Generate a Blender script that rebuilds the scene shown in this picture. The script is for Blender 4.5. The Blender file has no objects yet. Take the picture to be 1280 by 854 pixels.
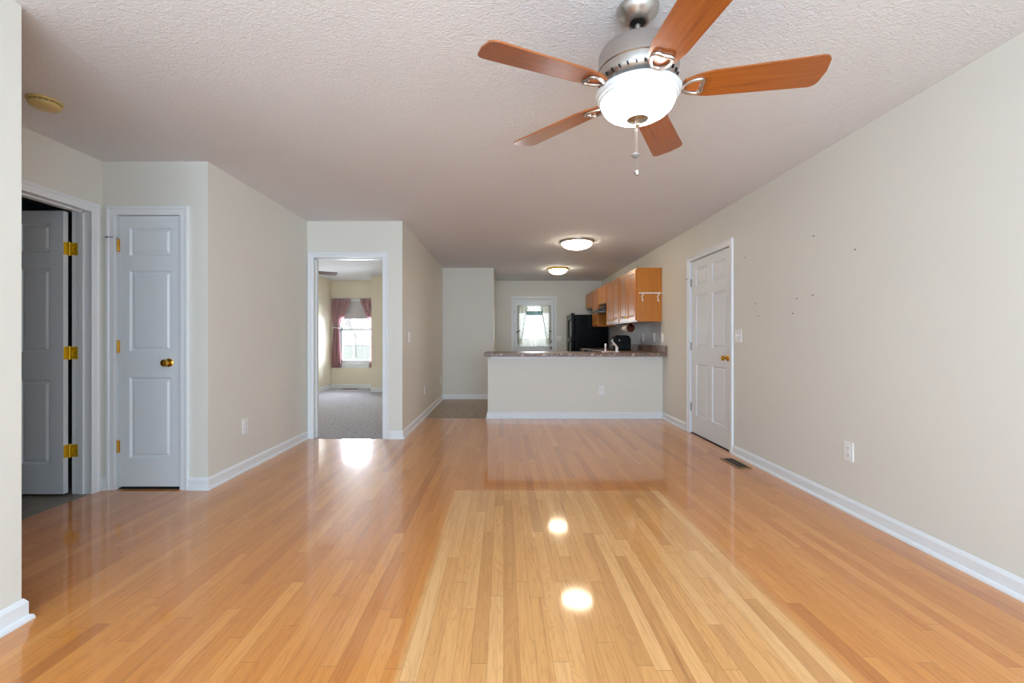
import bpy, bmesh, math, random
from math import pi, sin, cos, radians as R
from mathutils import Vector, Matrix
random.seed(7)
SC = bpy.context.scene
COL = SC.collection

# ------------------------------------------------------------------ camera
cd = bpy.data.cameras.new('camera'); cam = bpy.data.objects.new('camera', cd); COL.objects.link(cam)
cd.sensor_width = 36; cd.lens = 560 / 1280 * 36
cd.shift_x = (640 - 629.5) / 1280; cd.shift_y = -(427 - 423.5) / 1280
cd.clip_start = 0.05; cd.clip_end = 300
cam.location = (0, 0, 1.122); cam.rotation_euler = (pi / 2, 0, 0)
SC.camera = cam
# ------------------------------------------------------------------ world and light
SC.view_settings.view_transform = 'Standard'; SC.view_settings.look = 'None'
SC.view_settings.gamma = 1; SC.view_settings.use_curve_mapping = False
SC.view_settings.exposure = 0.5
SC.cycles.diffuse_bounces = 8
W = bpy.data.worlds.new('sky'); SC.world = W; W.use_nodes = True
W.node_tree.nodes['Background'].inputs[0].default_value = (0.86, 0.93, 1.0, 1)
W.node_tree.nodes['Background'].inputs[1].default_value = 1.0

def area(name, loc, rot, sx, sy, power, color):
    l = bpy.data.lights.new(name, 'AREA'); l.shape = 'RECTANGLE'; l.size = sx; l.size_y = sy
    l.energy = power; l.color = color
    o = bpy.data.objects.new(name, l); COL.objects.link(o); o.location = loc; o.rotation_euler = rot
    return o
# daylight through the wide living room window behind the camera (faces +Y)
area('daylight_rear_window', (0.2, -1.42, 1.3), (pi / 2, 0, 0), 3.4, 2.0, 140, (0.64, 0.83, 1.0))
# daylight through the bedroom window (faces -Y)
area('daylight_bedroom_window', (-3.36, 10.55, 1.3), (-pi / 2, 0, 0), 0.9, 1.5, 140, (0.80, 0.90, 1.0))
# daylight through the kitchen door glass (faces -Y)
area('daylight_kitchen_door', (0.69, 10.6, 1.5), (-pi / 2, 0, 0), 0.6, 0.9, 14, (0.88, 0.95, 1.0))
FAN_EMIT, NEAR_EMIT, FAR_EMIT = 15.0, 17.0, 20.0

# ------------------------------------------------------------------ materials
def L(c): return tuple(((x / 255) / 12.92 if x / 255 <= .04045 else ((x / 255 + .055) / 1.055) ** 2.4) for x in c) + (1,)
def new(name):
    m = bpy.data.materials.new(name); m.use_nodes = True
    return m, m.node_tree, m.node_tree.nodes['Principled BSDF']
def N(nt, t, **kw):
    n = nt.nodes.new(t)
    for k, v in kw.items():
        if k.startswith('i_'):
            key = k[2:]; key = int(key) if key.isdigit() else key.replace('_', ' ')
            n.inputs[key].default_value = v
        else: setattr(n, k, v)
    return n
def M_(nt, op, a, b=None, c=None):
    n = nt.nodes.new('ShaderNodeMath'); n.operation = op
    for i, v in enumerate((a, b, c)):
        if v is None: continue
        if isinstance(v, (int, float)): n.inputs[i].default_value = v
        else: nt.links.new(v, n.inputs[i])
    return n.outputs[0]
def ramp(nt, fac, stops):
    r = nt.nodes.new('ShaderNodeValToRGB'); e = r.color_ramp.elements
    while len(e) < len(stops): e.new(0.5)
    for el, (p, c) in zip(e, stops): el.position = p; el.color = c
    nt.links.new(fac, r.inputs[0]); return r.outputs[0]
def mix(nt, fac, a, b, mode='MIX'):
    n = nt.nodes.new('ShaderNodeMix'); n.data_type = 'RGBA'; n.blend_type = mode
    for s, v in ((n.inputs[0], fac), (n.inputs[6], a), (n.inputs[7], b)):
        if isinstance(v, (int, float, tuple)): s.default_value = v
        else: nt.links.new(v, s)
    return n.outputs[2]
def bump(nt, b, height, strength, dist):
    n = N(nt, 'ShaderNodeBump'); n.inputs['Strength'].default_value = strength; n.inputs['Distance'].default_value = dist
    nt.links.new(height, n.inputs['Height']); nt.links.new(n.outputs[0], b.inputs['Normal']); return n
def objco(nt): return N(nt, 'ShaderNodeTexCoord').outputs['Object']
def noise(nt, vec, scale, detail=3, rough=.5):
    n = N(nt, 'ShaderNodeTexNoise'); n.inputs['Scale'].default_value = scale
    n.inputs['Detail'].default_value = detail; n.inputs['Roughness'].default_value = rough
    nt.links.new(vec, n.inputs['Vector']); return n.outputs['Fac']
def mapping(nt, vec, scale):
    n = N(nt, 'ShaderNodeMapping'); n.inputs['Scale'].default_value = scale; nt.links.new(vec, n.inputs[0]); return n.outputs[0]

def plain(name, rgb, rough=.5, metal=0, var=.04, vs=8, bumps=0, bscale=60, **kw):
    m, nt, b = new(name); c = L(rgb); co = objco(nt)
    f = noise(nt, co, vs)
    d = tuple(x * (1 - var) for x in c[:3]) + (1,); u = tuple(min(1, x * (1 + var)) for x in c[:3]) + (1,)
    nt.links.new(mix(nt, f, d, u), b.inputs['Base Color'])
    b.inputs['Roughness'].default_value = rough; b.inputs['Metallic'].default_value = metal
    if bumps: bump(nt, b, noise(nt, co, bscale, 4), bumps, .002)
    for k, v in kw.items(): b.inputs[k.replace('_', ' ')].default_value = v
    return m
M = {}
M['wall'] = plain('cream_wall_paint', (221, 221, 214), .55, var=.015, vs=1.5, bumps=.12, bscale=120)
M['wall_kitchen'] = plain('grey_splash_strip', (198, 202, 208), .5, var=.02, vs=3)
M['wall_bed'] = plain('bedroom_wall_paint', (230, 222, 202), .6, var=.02, vs=2)
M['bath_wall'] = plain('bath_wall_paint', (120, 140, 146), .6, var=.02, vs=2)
M['white'] = plain('white_trim_paint', (229, 235, 240), .32, var=.01)
M['door'] = plain('white_door_paint', (223, 230, 236), .38, var=.01)
M['plate'] = plain('white_plastic', (236, 238, 240), .3, var=.01)
M['almond'] = plain('yellowed_plastic', (205, 184, 122), .45, var=.05, vs=20)
M['brass'] = plain('polished_brass', (222, 176, 72), .22, 1, var=.05, vs=30)
M['dullbrass'] = plain('yellow_brass_hinge', (226, 190, 44), .45, .7, var=.25, vs=80)
M['nickel'] = plain('brushed_nickel', (186, 182, 178), .3, 1, var=.05, vs=25)
M['steel'] = plain('satin_steel', (150, 148, 145), .35, 1, var=.05, vs=25)
M['dark'] = plain('dark_metal', (30, 28, 27), .4, .5, var=.1)
M['rust'] = plain('dark_nail', (70, 55, 48), .5, .6, var=.1)
M['vent'] = plain('brown_register', (72, 58, 46), .45, .5, var=.1)
M['tan_metal'] = plain('tan_register_frame', (150, 118, 80), .4, .4, var=.1)
M['black'] = plain('gloss_black_enamel', (7, 8, 11), .14, var=.1, Specular_IOR_Level=.15)
M['blacktex'] = plain('black_textured_steel', (6, 7, 11), .25, var=.1, Specular_IOR_Level=.1)
M['hood'] = plain('black_hood_enamel', (8, 11, 18), .12, var=.1, Specular_IOR_Level=.4)
M['paper'] = plain('paper_towel', (238, 234, 226), .9, var=.03, vs=60, bumps=.3, bscale=150)
M['redwood'] = plain('red_brown_wood', (84, 28, 10), .5, var=.2, vs=40, Specular_IOR_Level=.2)
M['faucet'] = plain('white_faucet', (232, 226, 224), .15, .15, var=.02)
M['pipe'] = plain('clear_acrylic', (150, 150, 152), .1, .3, var=.02)
M['shade'] = plain('grey_roller_shade', (192, 190, 192), .8, var=.02)
M['tie'] = plain('pale_tieback', (225, 222, 230), .7, var=.03)
M['bark'] = plain('grey_bark', (176, 170, 168), .9, var=.2, vs=10)
M['dark_void'] = plain('dark_gap_shade', (18, 14, 12), .9)
M['glassclear'] = None

def glass(name, tint=(1, 1, 1, 1)):
    m, nt, b = new(name)
    tr = N(nt, 'ShaderNodeBsdfTransparent'); tr.inputs[0].default_value = tint
    gl = N(nt, 'ShaderNodeBsdfGlossy'); gl.inputs['Roughness'].default_value = .02
    fr = N(nt, 'ShaderNodeFresnel'); fr.inputs[0].default_value = 1.45
    ms = N(nt, 'ShaderNodeMixShader'); nt.links.new(fr.outputs[0], ms.inputs[0])
    nt.links.new(tr.outputs[0], ms.inputs[1]); nt.links.new(gl.outputs[0], ms.inputs[2])
    nt.links.new(ms.outputs[0], nt.nodes['Material Output'].inputs[0]); return m
M['glass'] = glass('window_glass')

def emis(name, col, strength):
    m, nt, b = new(name)
    b.inputs['Base Color'].default_value = (.9, .9, .9, 1); b.inputs['Roughness'].default_value = .3
    b.inputs['Emission Color'].default_value = col
    co = objco(nt); f = noise(nt, co, 9, 2)
    nt.links.new(M_(nt, 'MULTIPLY_ADD', f, strength * .15, strength * .92), b.inputs['Emission Strength'])
    return m
M['bowl'] = emis('lit_frosted_bowl', (1.0, .95, .90, 1), FAN_EMIT)
M['bed_bowl'] = emis('lit_bedroom_bowl', (1.0, .84, .58, 1), 28)
M['near_dome'] = emis('lit_flush_dome', (1.0, .84, .62, 1), NEAR_EMIT)
M['far_dome'] = emis('lit_flush_dome_warm', (1.0, .86, .62, 1), FAR_EMIT)
m, nt, b = new('frosted_glass_rim'); M['bowlrim'] = m
b.inputs['Base Color'].default_value = (.62, .65, .67, 1); b.inputs['Roughness'].default_value = .25
b.inputs['Emission Color'].default_value = (.95, .97, 1, 1); b.inputs['Emission Strength'].default_value = .02

# ceiling: heavy stippled texture
m, nt, b = new('textured_ceiling'); M['ceiling'] = m
co = objco(nt); b.inputs['Roughness'].default_value = .85
nt.links.new(mix(nt, noise(nt, co, 2), L((220, 222, 226)), L((226, 228, 232))), b.inputs['Base Color'])
mv = mapping(nt, co, (1, 1.25, 1))
dn = N(nt, 'ShaderNodeTexNoise'); dn.inputs['Scale'].default_value = 40; dn.inputs['Detail'].default_value = 4; dn.inputs['Distortion'].default_value = 1.6
nt.links.new(mv, dn.inputs['Vector'])
h = ramp(nt, dn.outputs['Fac'], [(.36, (0, 0, 0, 1)), (.68, (1, 1, 1, 1))])
bump(nt, b, h, .5, .005)

# hardwood: narrow oak strips running away from the camera, with a paler patch where a rug lay
def hardwood():
    m, nt, b = new('oak_strip_floor'); lk = nt.links.new
    co = objco(nt); sx = N(nt, 'ShaderNodeSeparateXYZ'); lk(co, sx.inputs[0]); X, Y = sx.outputs[0], sx.outputs[1]
    bw = .0572
    u = M_(nt, 'DIVIDE', X, bw); i = M_(nt, 'FLOOR', u)
    wn = N(nt, 'ShaderNodeTexWhiteNoise', noise_dimensions='1D'); lk(i, wn.inputs['W'])
    off = M_(nt, 'MULTIPLY', wn.outputs['Value'], 7.3)
    v = M_(nt, 'DIVIDE', M_(nt, 'ADD', Y, off), 1.05); j = M_(nt, 'FLOOR', v)
    cb = N(nt, 'ShaderNodeCombineXYZ'); lk(i, cb.inputs[0]); lk(j, cb.inputs[1])
    w2 = N(nt, 'ShaderNodeTexWhiteNoise', noise_dimensions='2D'); lk(cb.outputs[0], w2.inputs['Vector'])
    rnd = w2.outputs['Value']
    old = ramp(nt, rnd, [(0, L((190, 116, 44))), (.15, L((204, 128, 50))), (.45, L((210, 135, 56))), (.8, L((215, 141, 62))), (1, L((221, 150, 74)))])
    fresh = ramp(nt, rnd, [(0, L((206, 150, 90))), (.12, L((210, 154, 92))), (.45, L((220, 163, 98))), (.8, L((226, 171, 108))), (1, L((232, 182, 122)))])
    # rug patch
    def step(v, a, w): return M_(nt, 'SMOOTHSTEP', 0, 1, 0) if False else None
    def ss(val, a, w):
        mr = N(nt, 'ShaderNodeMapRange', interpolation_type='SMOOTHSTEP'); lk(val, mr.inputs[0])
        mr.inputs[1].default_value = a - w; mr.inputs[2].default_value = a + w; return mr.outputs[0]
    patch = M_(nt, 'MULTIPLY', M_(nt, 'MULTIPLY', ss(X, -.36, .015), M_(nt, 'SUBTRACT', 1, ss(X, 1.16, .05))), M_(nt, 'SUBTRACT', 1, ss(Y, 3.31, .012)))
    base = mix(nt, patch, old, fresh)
    # grain
    cs = N(nt, 'ShaderNodeCombineXYZ'); lk(M_(nt, 'MULTIPLY_ADD', rnd, 30, X), cs.inputs[0]); lk(Y, cs.inputs[1]); lk(M_(nt, 'MULTIPLY', rnd, 50), cs.inputs[2])
    g = noise(nt, mapping(nt, cs.outputs[0], (90, 3.2, 1)), 1, 5, .6)
    g2 = N(nt, 'ShaderNodeTexNoise'); g2.inputs['Scale'].default_value = 1; g2.inputs['Detail'].default_value = 2; g2.inputs['Distortion'].default_value = 1.2
    lk(mapping(nt, cs.outputs[0], (16, 1.5, 1)), g2.inputs['Vector'])
    rings = M_(nt, 'FRACT', M_(nt, 'MULTIPLY', g2.outputs['Fac'], 9))
    rg = ramp(nt, rings, [(0, (.84, .79, .72, 1)), (.25, (1, 1, 1, 1)), (.8, (1, 1, 1, 1)), (1, (.86, .81, .74, 1))])
    gr = ramp(nt, g, [(.3, (.78, .72, .64, 1)), (.55, (1.0, 1.0, 1.0, 1)), (.75, (1.0, 1.0, 1.0, 1))])
    base = mix(nt, .6, base, gr, 'MULTIPLY'); base = mix(nt, .7, base, rg, 'MULTIPLY')
    # mineral streaks on a few boards
    st = noise(nt, mapping(nt, cs.outputs[0], (28, .9, 1)), 1, 3)
    stf = ramp(nt, st, [(.66, (0, 0, 0, 1)), (.74, (1, 1, 1, 1))])
    base = mix(nt, M_(nt, 'MULTIPLY', stf, .4), base, L((140, 84, 42)))
    # seams
    fu = M_(nt, 'ABSOLUTE', M_(nt, 'SUBTRACT', M_(nt, 'FRACT', u), .5))
    fv = M_(nt, 'ABSOLUTE', M_(nt, 'SUBTRACT', M_(nt, 'FRACT', v), .5))
    seam = M_(nt, 'MAXIMUM', M_(nt, 'GREATER_THAN', fu, .4868), M_(nt, 'GREATER_THAN', fv, .4988))
    base = mix(nt, M_(nt, 'MULTIPLY', seam, .5), base, L((104, 62, 30)))
    lk(base, b.inputs['Base Color'])
    b.inputs['Roughness'].default_value = .42
    b.inputs['Coat Weight'].default_value = 1.0; b.inputs['Coat Roughness'].default_value = .07; b.inputs['Coat IOR'].default_value = 1.5
    hgt = M_(nt, 'ADD', M_(nt, 'MULTIPLY', M_(nt, 'SUBTRACT', 1, seam), 1), M_(nt, 'MULTIPLY', rnd, .25))
    bn = bump(nt, b, hgt, .1, .0005)
    lk(bn.outputs[0], b.inputs['Coat Normal'])
    return m
M['hardwood'] = hardwood()

def oak(name, c1, c2, c3, vert=True, rough=.33):
    m, nt, b = new(name); co = objco(nt); coat = .0 if 'dark' in name else .4
    sc = (38, 38, 2.2) if vert else (3, 60, 28)
    g = noise(nt, mapping(nt, co, sc), 1, 5, .62)
    nt.links.new(ramp(nt, g, [(.28, L(c1)), (.5, L(c2)), (.75, L(c3))]), b.inputs['Base Color'])
    b.inputs['Roughness'].default_value = rough; b.inputs['Coat Weight'].default_value = coat; b.inputs['Coat Roughness'].default_value = .2
    return m
M['oak'] = oak('honey_oak_cabinet', (168, 92, 12), (196, 118, 24), (208, 134, 40))
M['oakend'] = oak('honey_oak_end_panel', (176, 104, 12), (190, 114, 16), (198, 124, 28))
M['blade'] = oak('cherry_fan_blade', (124, 66, 24), (150, 82, 30), (166, 96, 38), False, .3)
M['blade_dark'] = oak('dark_fan_blade', (70, 34, 22), (92, 46, 30), (110, 58, 38), False, .6)

def mottled(name, cols, scale, rough, bumps=0, bs=200, tile=None):
    m, nt, b = new(name); co = objco(nt)
    f = noise(nt, co, scale, 5, .7)
    c = ramp(nt, f, cols)
    if tile:
        sx = N(nt, 'ShaderNodeSeparateXYZ'); nt.links.new(co, sx.inputs[0])
        fx = M_(nt, 'ABSOLUTE', M_(nt, 'SUBTRACT', M_(nt, 'FRACT', M_(nt, 'DIVIDE', sx.outputs[0], tile)), .5))
        fy = M_(nt, 'ABSOLUTE', M_(nt, 'SUBTRACT', M_(nt, 'FRACT', M_(nt, 'DIVIDE', sx.outputs[1], tile)), .5))
        s = M_(nt, 'GREATER_THAN', M_(nt, 'MAXIMUM', fx, fy), .488)
        c = mix(nt, M_(nt, 'MULTIPLY', s, .45), c, L((70, 60, 52)))
    nt.links.new(c, b.inputs['Base Color']); b.inputs['Roughness'].default_value = rough
    if bumps: bump(nt, b, noise(nt, co, bs, 3), bumps, .004)
    return m
M['counter'] = mottled('mottled_laminate', [(.36, L((58, 40, 36))), (.44, L((140, 116, 102))), (.52, L((92, 70, 62))), (.62, L((190, 172, 158)))], 22, .38)
M['vinyl'] = mottled('brown_vinyl_tile', [(.3, L((124, 104, 84))), (.5, L((160, 138, 114))), (.7, L((182, 160, 136)))], 9, .35, tile=.305)
M['carpet'] = mottled('grey_carpet', [(.34, L((132, 130, 138))), (.5, L((172, 170, 180))), (.66, L((206, 204, 214)))], 45, .95, .8, 180)
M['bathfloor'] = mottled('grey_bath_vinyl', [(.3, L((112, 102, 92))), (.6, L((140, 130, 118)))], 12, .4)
M['grass'] = mottled('frosted_lawn', [(.3, L((190, 200, 180))), (.5, L((215, 220, 210))), (.7, L((236, 238, 238)))], .8, .9)
M['curtain'] = None
def fabric(name, c1, c2, trans, alpha=1.0, stripes=60):
    m, nt, b = new(name); co = objco(nt)
    f = noise(nt, mapping(nt, co, (stripes, stripes, 1.5)), 1, 3)
    c = ramp(nt, f, [(.3, L(c1)), (.7, L(c2))])
    nt.links.new(c, b.inputs['Base Color']); b.inputs['Roughness'].default_value = .9
    tl = N(nt, 'ShaderNodeBsdfTranslucent'); nt.links.new(c, tl.inputs[0])
    ms = N(nt, 'ShaderNodeMixShader'); ms.inputs[0].default_value = trans
    nt.links.new(b.outputs[0], ms.inputs[1]); nt.links.new(tl.outputs[0], ms.inputs[2])
    out = ms.outputs[0]
    if alpha < 1:
        tr = N(nt, 'ShaderNodeBsdfTransparent')
        vo = noise(nt, co, 70, 2)
        hole = M_(nt, 'MULTIPLY', M_(nt, 'LESS_THAN', vo, .5), 1 - alpha)
        m2 = N(nt, 'ShaderNodeMixShader'); nt.links.new(hole, m2.inputs[0])
        nt.links.new(out, m2.inputs[1]); nt.links.new(tr.outputs[0], m2.inputs[2]); out = m2.outputs[0]
    nt.links.new(out, nt.nodes['Material Output'].inputs[0]); return m
M['curtain'] = fabric('mauve_curtain', (198, 158, 166), (240, 220, 222), .3)
M['lace'] = fabric('ivory_lace', (214, 214, 206), (232, 233, 228), .45, .75)
M['lacegreen'] = fabric('green_lace_trim', (62, 110, 108), (120, 160, 158), .25, .8, 20)

# ------------------------------------------------------------------ geometry helpers
class MB:
    def __init__(s): s.bm = bmesh.new()
    def box(s, x0, x1, y0, y1, z0, z1, bev=0):
        r = bmesh.ops.create_cube(s.bm, size=1); vs = r['verts']
        for v in vs:
            v.co.x = x0 if v.co.x < 0 else x1; v.co.y = y0 if v.co.y < 0 else y1; v.co.z = z0 if v.co.z < 0 else z1
        if bev:
            es = list({e for v in vs for e in v.link_edges})
            bmesh.ops.bevel(s.bm, geom=es, offset=bev, segments=2, affect='EDGES', profile=.6)
        return s
    def lathe(s, prof, seg=40, c=(0, 0, 0), mat=None, capt=True):
        rings = []
        for r, z in prof:
            if r < 1e-6: rings.append([s.bm.verts.new((0, 0, z))])
            else: rings.append([s.bm.verts.new((r * cos(2 * pi * k / seg), r * sin(2 * pi * k / seg), z)) for k in range(seg)])
        for a, b_ in zip(rings, rings[1:]):
            for k in range(seg):
                k2 = (k + 1) % seg
                if len(a) == 1 and len(b_) == 1: continue
                if len(a) == 1: s.bm.faces.new((a[0], b_[k], b_[k2]))
                elif len(b_) == 1: s.bm.faces.new((a[k], a[k2], b_[0]))
                else: s.bm.faces.new((a[k], a[k2], b_[k2], b_[k]))
        if len(rings[0]) > 1 and capt: s.bm.faces.new(rings[0][::-1])
        if len(rings[-1]) > 1 and capt: s.bm.faces.new(rings[-1])
        vs = [v for r_ in rings for v in r_]
        mt = Matrix.Translation(c) @ (mat if mat else Matrix())
        bmesh.ops.transform(s.bm, matrix=mt, verts=vs)
        return s
    def tube(s, pts, rad, seg=10, closed=False):
        pts = [Vector(p) for p in pts]; n = len(pts); rings = []
        rads = rad if isinstance(rad, (list, tuple)) else [rad] * n
        up = Vector((0, 0, 1)); prev = None
        for i, p in enumerate(pts):
            if closed: t = pts[(i + 1) % n] - pts[i - 1]
            else: t = pts[min(i + 1, n - 1)] - pts[max(i - 1, 0)]
            t.normalize()
            if prev is None:
                a = t.cross(up)
                if a.length < .1: a = t.cross(Vector((1, 0, 0)))
            else: a = prev - t * prev.dot(t)
            a.normalize(); b_ = t.cross(a); prev = a
            rings.append([s.bm.verts.new(p + (a * cos(2 * pi * k / seg) + b_ * sin(2 * pi * k / seg)) * rads[i]) for k in range(seg)])
        pr = list(zip(rings, rings[1:])) + ([(rings[-1], rings[0])] if closed else [])
        for A, B in pr:
            for k in range(seg): s.bm.faces.new((A[k], A[(k + 1) % seg], B[(k + 1) % seg], B[k]))
        if not closed: s.bm.faces.new(rings[0][::-1]); s.bm.faces.new(rings[-1])
        return s
    def prism(s, poly, z0, z1, mat=None):
        a = [s.bm.verts.new((x, y, z0)) for x, y in poly]; b_ = [s.bm.verts.new((x, y, z1)) for x, y in poly]
        n = len(poly)
        s.bm.faces.new(a[::-1]); s.bm.faces.new(b_)
        for k in range(n): s.bm.faces.new((a[k], a[(k + 1) % n], b_[(k + 1) % n], b_[k]))
        if mat: bmesh.ops.transform(s.bm, matrix=mat, verts=a + b_)
        return s
    def build(s, name, mat, parent=None, smooth=False, loc=None, rotz=None, bevel=0):
        bmesh.ops.recalc_face_normals(s.bm, faces=s.bm.faces)
        me = bpy.data.meshes.new(name); s.bm.to_mesh(me); s.bm.free()
        me.materials.append(M[mat] if isinstance(mat, str) else mat)
        if smooth:
            for p in me.polygons: p.use_smooth = True
            try: me.set_sharp_from_angle(angle=R(38))
            except Exception: pass
        o = bpy.data.objects.new(name, me); COL.objects.link(o)
        if parent: o.parent = parent
        if loc: o.location = loc
        if rotz is not None: o.rotation_euler.z = rotz
        if bevel:
            md = o.modifiers.new('bevel', 'BEVEL'); md.width = bevel; md.segments = 2; md.limit_method = 'ANGLE'
        return o
def tag(o, label=None, cat=None, group=None, kind=None):
    if label: o['label'] = label
    if cat: o['category'] = cat
    if group: o['group'] = group
    if kind: o['kind'] = kind
    return o
def thing(name, label, cat, loc=(0, 0, 0), rotz=0, group=None, kind=None):
    o = bpy.data.objects.new(name, None); COL.objects.link(o); o.location = loc; o.rotation_euler.z = rotz
    o.empty_display_size = .1
    return tag(o, label, cat, group, kind)
def struct(o): o['kind'] = 'structure'; return o
def copy_tree(o, parent=None):
    c = o.copy(); COL.objects.link(c)
    if parent: c.parent = parent
    for ch in list(o.children): copy_tree(ch, c)
    return c

CH = 2.44
# ------------------------------------------------------------------ floors and ceiling
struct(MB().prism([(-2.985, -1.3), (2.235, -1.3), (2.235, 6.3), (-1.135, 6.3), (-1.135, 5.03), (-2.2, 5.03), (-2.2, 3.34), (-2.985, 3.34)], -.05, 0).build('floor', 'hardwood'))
struct(MB().prism([(-1.135, 6.3), (2.235, 6.3), (2.235, 10.2), (-.186, 10.2), (-.186, 8.34), (-1.135, 8.34)], -.05, -.001).build('floor_kitchen', 'vinyl'))
struct(MB().prism([(-3.92, 5.03), (-1.25, 5.03), (-1.25, 10.16), (-3.92, 10.16)], -.05, .004).build('floor_bedroom', 'carpet'))
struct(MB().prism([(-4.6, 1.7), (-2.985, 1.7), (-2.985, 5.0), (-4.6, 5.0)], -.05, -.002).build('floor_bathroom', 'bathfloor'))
struct(MB().box(-2.98, -2.32, 3.34, 5.02, -.05, -.003).build('floor_closet', 'bathfloor'))
struct(MB().box(2.235, 3.2, 4.2, 5.6, -.05, -.003).build('floor_leak_block', 'bathfloor'))  # unseen floor added so no sky light leaks under the right wall door
struct(MB().box(-4.75, 3.2, -1.45, 10.4, CH, CH + .1).build('ceiling', 'ceiling'))

# ------------------------------------------------------------------ walls
T = .12
def wall(name, boxes, mat='wall'):
    m = MB()
    for b_ in boxes: m.box(*b_)
    return struct(m.build(name, mat))
XR, XL, XF, XC, XH = 2.235, -2.985, -1.91, -2.2, -1.135
YC, YB, YH, YK, YP = 3.333, 5.022, 8.33, 10.18, 6.30
DH = 2.045  # head of the openings
wall('wall_right', [(XR, XR + T, -1.42, 4.415, 0, CH), (XR, XR + T, 4.415, 5.37, DH, CH), (XR, XR + T, 5.37, 10.3, 0, CH)])
wall('wall_front_left', [(XF - T, XF, -1.3, 1.775, 0, CH)])
wall('wall_left', [(XL - .13, XL, -1.42, 2.46, 0, CH), (XL - .13, XL, 2.46, 3.24, DH, CH), (XL - .13, XL, 3.24, YC + T, 0, CH)])
wall('wall_closet', [(XL, -2.885, YC, YC + T, 0, CH), (-2.885, -2.400, YC, YC + T, DH, CH), (-2.400, XC, YC, YC + T, 0, CH), (XC - T, XC, YC + T, YB, 0, CH)])
wall('wall_closet_back', [(XL - .13, XL, YC + T, YB, 0, CH)], 'wall_bed')
wall('wall_bedroom_door', [(XL - 1.2, -2.13, YB, YB + T, 0, CH), (-2.13, -1.352, YB, YB + T, DH - .01, CH), (-1.352, XH, YB, YB + T, 0, CH)])
wall('wall_hall', [(XH - T, XH, YB + T, YH, 0, CH)])
wall('wall_hall_end', [(XH - T, -.186, YH, YH + T, 0, CH), (-.186 - T, -.186, YH + T, YK, 0, CH)])
DX0, DX1 = .235, 1.15   # kitchen door opening
wall('wall_kitchen', [(-.306, DX0, YK, YK + T, 0, CH), (DX0, DX1, YK, YK + T, 2.03, CH), (DX1, XR + T, YK, YK + T, 0, CH)])
wall('wall_leak_block', [(3.1, 3.2, 4.2, 5.6, 0, CH), (XR + T, 3.1, 4.2, 4.3, 0, CH), (XR + T, 3.1, 5.5, 5.6, 0, CH)])  # unseen box added behind the right wall door to shut out sky light
wall('wall_rear', [(XL - .13, -1.5, -1.42, -1.3, 0, CH), (1.9, XR + T, -1.42, -1.3, 0, CH), (-1.5, 1.9, -1.42, -1.3, 0, .3), (-1.5, 1.9, -1.42, -1.3, 2.3, CH)])
# bathroom shell
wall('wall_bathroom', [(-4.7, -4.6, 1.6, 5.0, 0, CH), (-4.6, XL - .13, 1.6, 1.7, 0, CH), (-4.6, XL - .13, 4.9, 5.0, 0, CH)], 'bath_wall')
# bedroom shell
WX0, WX1, WZ0, WZ1, YW = -3.73, -2.88, .56, 2.02, 10.15
wall('wall_bedroom', [(-4.02, -3.9, YB + T, YW + T, 0, CH), (-3.9, WX0, YW, YW + T, 0, CH), (WX1, -1.25, YW, YW + T, 0, CH), (WX0, WX1, YW, YW + T, 0, WZ0), (WX0, WX1, YW, YW + T, WZ1, CH),
     (-2.78, -1.26, 9.42, YW, 0, CH)], 'wall_bed')
wall('wall_bedroom_side', [(-1.262, -1.256, YB + T, 9.42, 0, CH)], 'wall_bed')
# half wall of the kitchen peninsula
wall('wall_peninsula', [(-.223, XR, YP, YP + .12, 0, .878)])
# greyer strip of wall under the upper cabinets
wall('wall_kitchen_splash', [(XR - .003, XR, 6.36, 10.18, .92, 1.40)], 'wall_kitchen')

# ------------------------------------------------------------------ baseboards
BP = [(0, 0), (.027, 0), (.027, .008), (.023, .018), (.014, .022), (.014, .072), (.009, .082), (.004, .09), (0, .09)]
def baseboard(name, pts, side=1, mat='white'):
    m = MB(); P = [Vector((x, y)) for x, y in pts]; rings = []
    for i, p in enumerate(P):
        ds = []
        if i > 0: ds.append((P[i] - P[i - 1]).normalized())
        if i < len(P) - 1: ds.append((P[i + 1] - P[i]).normalized())
        ns = [Vector((-d.y, d.x)) * side for d in ds]
        nv = ns[0] if len(ns) == 1 else (ns[0] + ns[1]) / (1 + ns[0].dot(ns[1]))
        rings.append([m.bm.verts.new((p.x + nv.x * o, p.y + nv.y * o, z)) for o, z in BP])
    k = len(BP)
    for A, B in zip(rings, rings[1:]):
        for q in range(k): m.bm.faces.new((A[q], A[(q + 1) % k], B[(q + 1) % k], B[q]))
    m.bm.faces.new(rings[0]); m.bm.faces.new(rings[-1][::-1])
    return struct(m.build(name, mat))
baseboard('baseboard_right', [(XR, -1.3), (XR, 4.353)])
baseboard('baseboard_right_far', [(XR, 5.472), (XR, YP)])
baseboard('baseboard_peninsula', [(XR, YP), (-.223, YP), (-.223, YP + .12)])
baseboard('baseboard_front_left', [(XF, -1.3), (XF, 1.775), (XF - T, 1.775), (XF - T, -1.3)], -1)
baseboard('baseboard_closet_corner', [(XL, YC), (-2.947, YC)], -1)
baseboard('baseboard_closet', [(-2.340, YC), (XC, YC), (XC, YB - .004)], -1)
baseboard('baseboard_hall', [(-1.288, YB), (XH, YB), (XH, YH), (-.186, YH), (-.186, YK), (DX0 - .065, YK)], -1)
baseboard('baseboard_kitchen', [(DX1 + .065, YK), (1.40, YK)], -1)
baseboard('baseboard_bedroom', [(-3.9, YB + T), (-3.9, YW), (-2.78, YW), (-2.78, 9.42), (-1.262, 9.42)], -1)

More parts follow.
